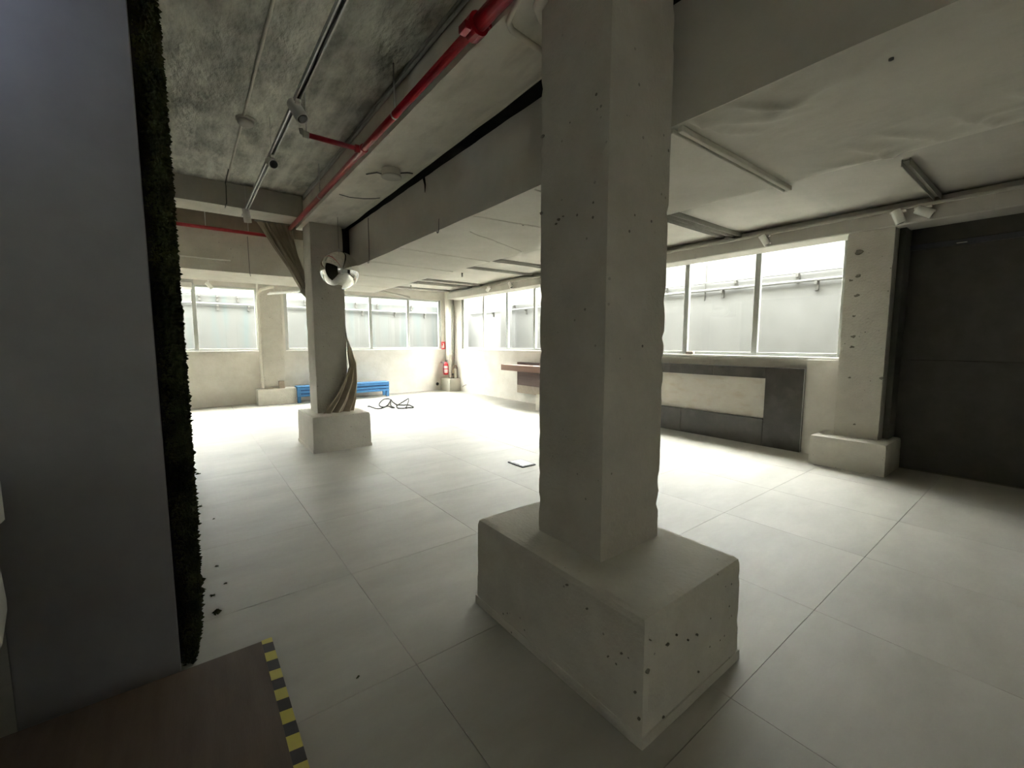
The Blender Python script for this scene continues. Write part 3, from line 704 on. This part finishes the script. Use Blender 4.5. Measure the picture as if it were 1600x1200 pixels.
# ------------------------------------------------------------------ ceiling channels on the low ceiling
def channel(label, y, x0, x1, w=0.05, h=0.05, holes=False):
    t = thing('ceiling_channel', label, 'channel', ((x0 + x1) / 2, y, ZL - h), 'ceiling channels near the windows')
    part('flange', MB().cbox(x0, x1, y - w / 2, y - w / 2 + 0.008, ZL - h, ZL, 0.002), 'dgrey', t)
    part('flange', MB().cbox(x0, x1, y + w / 2 - 0.008, y + w / 2, ZL - h, ZL, 0.002), 'dgrey', t)
    part('web', MB().box(x0, x1, y - w / 2, y + w / 2, ZL - h * 0.35, ZL - h * 0.2), 'ceil' if holes else 'dgrey', t)
    if holes:
        x = x0 + 0.05
        while x < x1 - 0.08:
            part('slot', MB().box(x, x + 0.05, y - 0.009, y + 0.009, ZL - h * 0.37, ZL - h * 0.3), 'black', t); x += 0.09
channel('perforated ceiling channel over the side window right of the big column', 3.02, 4.0, 6.46, 0.10, 0.06, True)
channel('slim ceiling channel left of the perforated channel', 3.20, 4.0, 6.35, 0.04, 0.045)
channel('short ceiling channel over the pitted pilaster', 0.965, 4.97, 6.46, 0.06, 0.06)
channel('ceiling channel just left of the big column, the nearer one', 6.65, 4.0, 6.46, 0.09, 0.05)
channel('ceiling channel just left of the big column, the farther one', 7.60, 4.0, 6.40, 0.06, 0.05)
channel('ceiling channel of the far pair, nearer the big column', 9.72, 4.0, 6.45, 0.06, 0.05)
channel('ceiling channel of the far pair, nearer the far window', 10.28, 4.0, 6.45, 0.12, 0.06)
channel('slim ceiling channel closest to the far window', 11.45, 4.2, 6.4, 0.05, 0.05)
for (xx, yy, lab) in ((5.05, 8.45, 'small dark stub pipe under the low ceiling by the far channels'), (5.0, 11.1, 'small dark stub pipe under the ceiling before the far window')):
    single('stub_pipe', MB().tube([(xx, yy, ZL), (xx, yy, ZL - 0.09)], 0.018, 8), 'dgrey', lab, 'pipe')
# channel and plaster seam under the boxed beam
t = thing('cable_channel', 'plastered cable channel across the box beam underside right of the column', 'channel', (2.7, 1.25, 2.52))
part('cover', MB().cbox(2.0, 3.36, 1.235, 1.262, 2.535, 2.566, 0.004), 'clad', t)
part('cover', MB().cbox(2.0, 3.38, 1.285, 1.305, 2.543, 2.566, 0.004), 'clad', t)
mb = MB().cbox(4.15, 4.35, YB + 0.1, 3.6, ZL - 0.045, ZL, 0.01)
single('ceiling_batten', mb, 'ceil', 'wide white plastered batten along the low ceiling right of the column', 'batten')
# plaster skin: wrinkled, sagging sheet under the box beam near the right edge
def skin_h(x, y):
    wx = x + 0.18 * noise.noise(Vector((x * 1.6, y * 1.6, 2))); wy = y + 0.18 * noise.noise(Vector((x * 1.6, y * 1.6, 9)))
    r1 = 1 - abs(noise.noise(Vector((wx * 2.3, wy * 1.1, 0)))) * 2.2
    r2 = 1 - abs(noise.noise(Vector((wx * 1.4 + 5, wy * 3.6, 4)))) * 2.2
    msk = max(0, noise.noise(Vector((x * 1.3, y * 1.0, 21))) + 0.25)
    edge = min(1, (x - 1.99) / 0.1, (3.27 - x) / 0.1, (1.21 - y) / 0.08, (y + 1.9) / 0.2)
    return max(0, edge) * (0.006 + msk * (0.060 * max(0, r1) ** 5 + 0.05 * max(0, r2) ** 5) + 0.015 * abs(noise.noise(Vector((x * 0.9, y * 0.9, 3)))) + 0.022 * msk * max(0, 1 - 3 * abs(noise.noise(Vector((wx * 5.2, wy * 3.1, 6))))) ** 2)
g = []
for i in range(66):
    x = 1.992 + (3.27 - 1.992) * i / 65
    g.append([Vector((x, -1.9 + 3.11 * j / 130, 2.5655 - skin_h(x, -1.9 + 3.11 * j / 130))) for j in range(131)])
part('plaster_skin', MB().grid([r[::-1] for r in g]), 'clad', BOXB)
for k, (a, b) in enumerate((((2.0, 2.35), (3.26, 2.55)), ((2.0, 3.15), (3.26, 3.0)), ((2.25, 3.6), (3.2, 4.0)), ((2.0, 4.7), (3.26, 4.75)), ((2.0, 5.7), (3.26, 5.72)), ((2.0, 6.9), (3.26, 6.95)), ((2.0, 8.2), (3.26, 8.2)))):
    pts = []
    for i in range(15):
        u = i / 14; q = Vector((*a, 0)).lerp(Vector((*b, 0)), u)
        pts.append((q.x, q.y + 0.03 * noise.noise(Vector((k * 3, u * 4, 0))), 2.5665 + 0.002 * noise.noise(Vector((k, u * 9, 2)))))
    part('plaster_seam', MB().tube(pts, 0.008, 6), 'clad', BOXB)
for p in ((2.149, 0.484), (2.9, 1.9), (2.5, 3.1), (2.3, 2.2)):
    part('anchor_hole', MB().lathe([(0.008, 0.02), (0.008, -0.006), (0.0, -0.008)], 10, Matrix.Translation((p[0], p[1], 2.564 - (skin_h(*p) if p[1] < 1.2 else 0)))), 'cable', BOXB)

# boxed lintel above the side windows
t = thing('lintel_duct', 'white boxed lintel running along the top of the side windows', 'lintel', (6.5, 5.0, 2.785))
part('fascia', MB().cbox(6.33, XR - 0.002, YB + 0.02, 11.48, 2.785, 2.975, 0.012), 'ceil', t)
part('ledge', MB().cbox(6.42, XR - 0.002, YB + 0.02, 11.48, 2.976, ZL - 0.012, 0.006), 'ceil', t)
for yy in (0.55, 3.6, 5.9, 8.05, 10.9): part('joint_strip', MB().cbox(6.325, 6.40, yy - 0.006, yy + 0.006, 2.78, 2.978, 0.001), 'ceil', t)

# far ceiling items
t = thing('ceiling_light', 'white boxed ceiling light at the far left window top', 'ceiling light', (-0.1, 11.2, 2.6))
part('housing', MB().cbox(-0.55, 0.17, 11.0, 11.5, 2.62, 2.72, 0.006), 'white', t)
part('mount', MB().cbox(-0.55, 0.20, 11.1, 11.4, 2.72, 2.80, 0.004), 'lgrey', t)
for xx in (-0.5, 0.1): part('hanger_rod', MB().tube([(xx, 11.25, 2.79), (xx, 11.25, ZL)], 0.006, 6), 'lgrey', t)
t = thing('ceiling_light', 'flat white panel light tilted above the far pilaster', 'ceiling light', (1.85, 11.1, 2.6))
m4 = Matrix.Translation((1.86, 11.0, 2.64)) @ Matrix.Rotation(R(-8), 4, 'Y')
part('panel', MB().cbox(-0.32, 0.32, -0.22, 0.22, -0.015, 0.015, 0.004, m4), 'white', t)
for xx in (-0.2, 0.2): part('hanger_rod', MB().tube([(1.86 + xx, 11.0, 2.65), (1.86 + xx, 11.0, ZL)], 0.005, 6), 'lgrey', t)
mb = MB().tube([(1.40, 11.62, 0.41), (1.395, 11.62, 2.45), (1.40, 11.60, 2.62), (1.46, 11.5, 2.72), (1.60, 11.3, 2.76), (1.9, 11.1, 2.80), (2.3, 10.9, 2.84)], 0.035, 12)
single('duct_pipe', mb, 'beigepipe', 'beige pipe rising beside the far pilaster and bending at the top', 'pipe')
mb = MB().tube([(3.35, 9.32, 2.63), (3.0, 9.75, 2.70), (2.6, 10.4, 2.76)], 0.03, 10)
mb.tube([(3.35, 9.3, 2.65), (3.9, 10.2, 2.72), (4.9, 11.0, 2.72)], 0.03, 10)
mb.lathe([(0.07, -0.06), (0.07, 0.06)], 16, Matrix.Translation((3.35, 9.32, 2.65)))
mb.tube([(3.35, 9.32, 2.68), (3.35, 9.32, ZL)], 0.012, 8)
single('duct_pipe', mb, 'ceil', 'white forked pipe hanging where the box beams meet', 'pipe')

# ------------------------------------------------------------------ corner: extinguisher, sign, pipes
ex, ey = 6.37, 11.70
t = thing('fire_extinguisher', 'red fire extinguisher hung in the far corner', 'extinguisher', (ex, ey, 0.5))
m4 = Matrix.Translation((ex, ey, 0.0))
part('cylinder', MB().lathe([(0.04, 0.50), (0.075, 0.505), (0.082, 0.53), (0.082, 0.80), (0.074, 0.845), (0.045, 0.872), (0.028, 0.88), (0.024, 0.90)], 28, m4), 'redext', t)
lb = MB()
for i, (z0, z1) in enumerate(((0.70, 0.78), (0.56, 0.675))):
    vs = []
    for zz in (z0, z1):
        for k in range(11):
            a = R(195 + k * 9); vs.append((ex + 0.0832 * math.cos(a), ey + 0.0832 * math.sin(a), zz))
    lb.add(vs, [(k, k + 1, k + 12, k + 11) for k in range(10)], True)
part('printed_label', lb, 'pinklabel', t)
mb = MB().lathe([(0.022, 0.90), (0.022, 0.925), (0.012, 0.93)], 12, m4).cbox(ex - 0.012, ex + 0.012, ey - 0.09, ey + 0.03, 0.93, 0.942, 0.002).cbox(ex - 0.012, ex + 0.012, ey - 0.08, ey + 0.03, 0.955, 0.965, 0.002)
part('valve', mb, 'black', t)
part('hose', MB().tube([(ex - 0.02, ey - 0.02, 0.915), (ex - 0.08, ey - 0.05, 0.90), (ex - 0.105, ey - 0.05, 0.80), (ex - 0.10, ey - 0.05, 0.62), (ex - 0.085, ey - 0.05, 0.54)], 0.011, 8), 'black', t)
part('wall_hook', MB().cbox(ex - 0.02, ex + 0.02, ey + 0.06, 12.0, 0.86, 0.90, 0.003), 'steel', t)
t = thing('extinguisher_sign', 'small red and white extinguisher sign at the window corner', 'sign', (6.47, 12.03, 1.28))
part('board', MB().cbox(6.385, 6.53, 11.985, 11.997, 1.285, 1.52, 0.002), 'redext', t)
mb = MB().box(6.44, 6.475, 11.983, 11.986, 1.33, 1.44).box(6.447, 6.468, 11.983, 11.986, 1.445, 1.47).box(6.425, 6.445, 11.983, 11.986, 1.46, 1.475)
mb.add([(6.40, 11.9835, 1.32), (6.425, 11.9835, 1.32), (6.42, 11.9835, 1.38), (6.41, 11.9835, 1.42), (6.398, 11.9835, 1.37)], [(0, 1, 2, 3, 4)])
part('pictogram', mb, 'white', t)
px_, py_ = 6.47, 11.60
t = thing('corner_pipe', 'beige vertical pipe with valve in the far corner', 'pipe', (px_, py_, 0.39))
part('riser', MB().tube([(px_, py_, 0.392), (px_, py_, ZL)], 0.045, 16), 'beigepipe', t)
for zz in (0.62, 1.15, 2.2):
    mb = MB(); flange(mb, (px_, py_, zz), (0, 0, 1), 0.056, 0.03); part('joint', mb, 'beigepipe', t)
part('valve_loop', MB().tube([(px_ + 0.05, py_ - 0.10, 0.393), (px_ + 0.05, py_ - 0.10, 0.72), (px_ + 0.09, py_ - 0.10, 0.79), (px_ + 0.15, py_ - 0.10, 0.79), (px_ + 0.18, py_ - 0.10, 0.72), (px_ + 0.18, py_ - 0.10, 0.393)], 0.02, 10), 'rust', t)
part('filter_bottle', MB().lathe([(0.03, 0.394), (0.045, 0.41), (0.045, 0.66), (0.03, 0.70), (0.0, 0.70)], 16, Matrix.Translation((px_ + 0.115, py_ - 0.10, 0))), 'beigepipe', t)
part('hand_wheel', MB().lathe([(0.012, -0.02), (0.04, -0.006), (0.04, 0.006), (0.012, 0.02)], 12, along((px_ + 0.02, py_ - 0.12, 0.52), (0.3, -1, 0))), 'black', t)
single('corner_pipe', MB().tube([(6.62, 11.67, 0.40), (6.62, 11.67, ZL)], 0.018, 10), 'dgrey', 'thin grey pipe beside the beige corner pipe', 'pipe')
single('wall_outlet', MB().lathe([(0.04, 0), (0.05, 0.01), (0.05, 0.018), (0.035, 0.02), (0.03, 0.008), (0, 0.008)], 20, along((6.22, 12.0, 0.20), (0, -1, 0))), 'black', 'round black outlet low on the far wall by the corner', 'outlet')
single('pipe_stub', MB().tube([(6.72, 11.05, 0.22), (6.60, 11.02, 0.20), (6.55, 11.0, 0.17)], 0.012, 8), 'dgrey', 'short grey pipe stub low on the side wall near the corner', 'pipe')

# ------------------------------------------------------------------ blue bench, block, coil, floor box
t = thing('blue_bench', 'long bright blue slatted bench against the far wall', 'bench', (3.3, 11.65, 0))
bx0, bx1, by0, by1 = 2.12, 4.46, 11.48, 11.82
for k in range(4):
    z1 = 0.408 - k * 0.085
    if k == 0: continue
    part('front_slat', MB().cbox(bx0, bx1, by0, by0 + 0.02, z1, z1 + 0.054, 0.004), 'blue', t)
for k in range(4):
    y0 = by0 + k * 0.088
    part('seat_slat', MB().cbox(bx0, bx1, y0 - 0.008, y0 + 0.07, 0.388, 0.412, 0.004), 'blue', t)
part('apron', MB().cbox(bx0 + 0.082, bx1 - 0.082, by0 + 0.021, by0 + 0.035, 0.155, 0.386, 0.002), 'bluedark', t)
for xx in (bx0 + 0.0, bx1 - 0.08):
    for yy in (by0 + 0.022, by1 - 0.055):
        part('leg', MB().cbox(xx, xx + 0.08, yy, yy + 0.055, 0.0, 0.387, 0.004), 'blue', t)
for xx in (bx0 + 0.03, bx1 - 0.06): part('end_rail', MB().cbox(xx, xx + 0.03, by0 + 0.078, by1 - 0.056, 0.31, 0.386, 0.003), 'blue', t)
mb = MB().rough(1.74, 1.86, 11.565, 11.65, 0.388, 0.565, step=0.03, r=0.004, chip=0.008, amp=0.002)
single('wooden_block', mb, 'card', 'small brown block standing on the far pilaster plinth', 'block')
mb = MB().rough(1.44, 1.62, 11.57, 11.65, 0.388, 0.41, step=0.03, r=0.004, chip=0.01, amp=0.006)
single('rubble_piece', mb, 'card', 'flat brown rubble piece lying on the far pilaster plinth', 'rubble')
cp = [(575, 635), (583, 637.5), (592, 638.5), (600, 636.5), (606, 632.5), (610, 627), (609, 623.5), (604, 623), (598, 625), (593, 630), (593, 634), (598, 636), (606, 635), (612, 636.5), (616, 637), (611, 634), (610.5, 629), (611, 624.5), (614, 628), (620, 632), (630, 633), (640, 633.5), (646, 636), (643, 637.5), (633, 638), (622, 637.5), (620, 634), (626, 630), (634, 625), (638.5, 623), (638, 628), (636, 634), (634, 637)]
pts = [at_z(a, b, 0.018) for a, b in cp]; sm = []
for i in range(len(pts) - 1):
    p0 = pts[max(i - 1, 0)]; p1 = pts[i]; p2 = pts[i + 1]; p3 = pts[min(i + 2, len(pts) - 1)]
    for q in range(6):
        u = q / 6
        v = 0.5 * ((2 * p1) + (p2 - p0) * u + (2 * p0 - 5 * p1 + 4 * p2 - p3) * u * u + (3 * p1 - p0 - 3 * p2 + p3) * u ** 3)
        v.z = 0.018 + 0.03 * max(0, noise.noise(Vector((i * 0.7 + u, 0, 0)))); sm.append(v)
single('loose_cable', MB().tube(sm, 0.014, 8), 'flat_black', 'dark grey cable lying in loose loops on the bright far floor', 'cable')
c0 = at_z(815, 724.5, 0)
t = thing('floor_box', 'square floor socket box left of the big column', 'floor box', (c0.x, c0.y, 0))
part('frame', MB().cbox(c0.x - 0.105, c0.x + 0.105, c0.y - 0.15, c0.y + 0.15, 0.0005, 0.012, 0.003), 'cable', t)
part('lid', MB().cbox(c0.x - 0.088, c0.x + 0.088, c0.y - 0.13, c0.y + 0.13, 0.010, 0.016, 0.002), 'lgrey', t)
part('finger_slot', MB().cbox(c0.x - 0.10, c0.x - 0.075, c0.y - 0.06, c0.y + 0.06, 0.015, 0.0165, 0.0005), 'black', t)

# ------------------------------------------------------------------ wall units on the right
t = thing('wooden_shelf', 'thick brown wooden shelf on the side wall left of the big column', 'shelf', (6.5, 7.7, 0.8))
part('board', MB().cbox(6.30, 6.598, 7.12, 8.69, 0.806, 0.95, 0.004), 'walnut', t)
part('wall_mount', MB().cbox(6.56, 6.597, 7.15, 8.0, 0.78, 0.806, 0.003), 'dgrey', t)
t = thing('wooden_cabinet', 'dark brown wall-hung panel behind the thick wooden shelf', 'cabinet', (6.66, 7.4, 0.24))
part('upper_panel', MB().cbox(6.60, 6.718, 7.12, 8.41, 0.80, 1.01, 0.003), 'walnutd', t)
part('lower_panel', MB().cbox(6.60, 6.718, 7.12, 8.41, 0.44, 0.798, 0.003), 'walnutd', t)
part('base_panel', MB().cbox(6.60, 6.718, 7.12, 8.41, 0.24, 0.438, 0.003), 'card', t)
single('small_tray', MB().cbox(6.36, 6.42, 7.32, 7.50, 0.951, 0.962, 0.002), 'white', 'tiny pale tray lying on the thick wooden shelf', 'tray')

t = thing('stone_wall_panel', 'dark stone wall panel with a pale niche under the side window', 'wall panel', (6.65, 3.9, 0))
XS = 6.58; yA, yB_ = 2.13, 5.65
nz0, nz1, nyA, nyB = 0.392, 0.985, 2.61, 5.2
g_ = 0.0015
for (a, b) in ((2.61, 3.37), (3.37, 4.13), (4.13, 4.9), (4.9, 5.2)):
    part('slab', MB().cbox(XS, XR, a + g_, b - g_, nz1, 1.142, 0.0012), 'stone', t)
for (a, b) in ((2.61, 3.9), (3.9, 5.2)):
    part('slab', MB().cbox(XS, XR, a + g_, b - g_, 0.0, nz0, 0.0012), 'stone', t)
part('slab', MB().cbox(XS, XR, yA, nyA - g_, 0.0, 1.142, 0.0012), 'stone', t)
part('slab', MB().cbox(XS, XR, nyB + g_, yB_, 0.0, 1.142, 0.0012), 'stone', t)
part('edge_strip', MB().cbox(XS - 0.003, XS + 0.016, yA - 0.008, yA - 0.0005, 0.0, 1.145, 0.001), 'lgrey', t)
part('niche_back', MB().box(6.655, XR, nyA - 0.01, nyB + 0.01, nz0 - 0.01, nz1 + 0.01), 'niche', t)
t = thing('black_wall_panel', 'tall matt black wall panel at the right edge', 'wall panel', (6.8, -0.5, 0))
part('lower_panel', MB().cbox(6.79, 6.855, YB + 0.01, 1.262, 0.0, 1.296, 0.002), 'blackwall', t)
part('upper_panel', MB().cbox(6.79, 6.855, YB + 0.01, 1.262, 1.299, 2.63, 0.002), 'blackwall', t)
part('top_panel', MB().cbox(6.82, 6.855, YB + 0.01, 1.262, 2.632, TOP + 0.15, 0.002), 'blackwall', t)
part('jamb', MB().cbox(6.50, 6.79, 1.205, 1.262, 0.364, 2.80, 0.002), 'blackwall', t)
part('rail', MB().cbox(6.755, 6.79, YB + 0.02, 1.255, 2.56, 2.62, 0.004), 'blackrail', t)
part('lit_slot', MB().cbox(6.7535, 6.756, 0.75, 0.83, 2.575, 2.585, 0.0005), 'lgrey', t)  # pale grey painted in place of light in the rail slot
struct('trim_5', MB().box(6.725, 6.87, YB, 1.2, TOP + 0.0, ZL), 'ceil')
struct('trim_6', MB().box(6.74, 6.95, YB, 1.2, ZL - 0.02, 6.0), 'wall')
mb = MB().rough(6.69, 6.76, 3.79, 3.93, SILL + 0.005, SILL + 0.052, step=0.015, r=0.02, chip=0.02, amp=0.006, seed=9)
single('sill_stone', mb, 'card', 'small brown lump lying on the side window sill', 'stone')

# ------------------------------------------------------------------ pipes and brackets in the light well
def well_pipe(label, pts, r, brs, axis):
    t = thing('well_pipe', label, 'pipe', pts[0], 'pipes on the light well walls')
    part('pipe_run', MB().tube(pts, r, 10), 'outpipe', t)
    for q in brs:
        mb = MB()
        z = pts[0][2]
        if axis == 'x': mb.cbox(pts[0][0] - 0.04, 8.55, q - 0.02, q + 0.02, z - 0.075, z - r + 0.003, 0.003).cbox(8.50, 8.55, q - 0.025, q + 0.025, z - 0.17, z - 0.02, 0.003)
        else: mb.cbox(q - 0.02, q + 0.02, pts[0][1] - 0.04, 14.0, z - 0.075, z - r + 0.003, 0.003).cbox(q - 0.025, q + 0.025, 13.95, 14.0, z - 0.17, z - 0.02, 0.003)
        part('bracket', mb, 'bracket', t)
well_pipe('upper thin pipe on the wall outside the side windows', [(8.50, YB + 0.1, 2.70), (8.50, 13.6, 2.70)], 0.012, [0.4, 1.8, 2.95, 4.0, 5.5, 7.5, 9.3, 11.0], 'x')
well_pipe('lower thick pipe on the wall outside the side windows', [(8.49, YB + 0.1, 2.55), (8.49, 13.6, 2.55)], 0.026, [1.2, 2.66, 4.25, 6.4, 8.4, 10.4, 12.2], 'x')
well_pipe('upper thin pipe on the wall outside the far windows', [(XL, 13.94, 2.77), (8.3, 13.94, 2.77)], 0.014, [-0.6, 0.35, 0.74, 1.2, 2.9, 4.4, 5.1, 6.3], 'y')
well_pipe('lower thick pipe on the wall outside the far windows', [(XL, 13.94, 2.53), (8.3, 13.94, 2.53)], 0.026, [-0.2, 0.74, 1.45, 3.4, 4.6, 5.7, 6.8], 'y')
single('well_post', MB().cbox(7.35, 7.65, 13.4, 13.7, 0.75, HF, 0.01), 'outerfar', 'pale square post outside the far window corner', 'post', 'light well posts')
single('well_post', MB().cbox(8.1, 8.35, 10.9, 11.2, 0.75, HO, 0.01), 'outer', 'pale square post outside the corner window', 'post', 'light well posts')
single('well_cable', MB().tube([(8.53, 4.62, 3.4), (8.53, 4.62, 2.5), (8.53, 4.63, 2.35)], 0.01, 6), 'bracket', 'thin vertical cable on the wall outside the side window', 'cable')
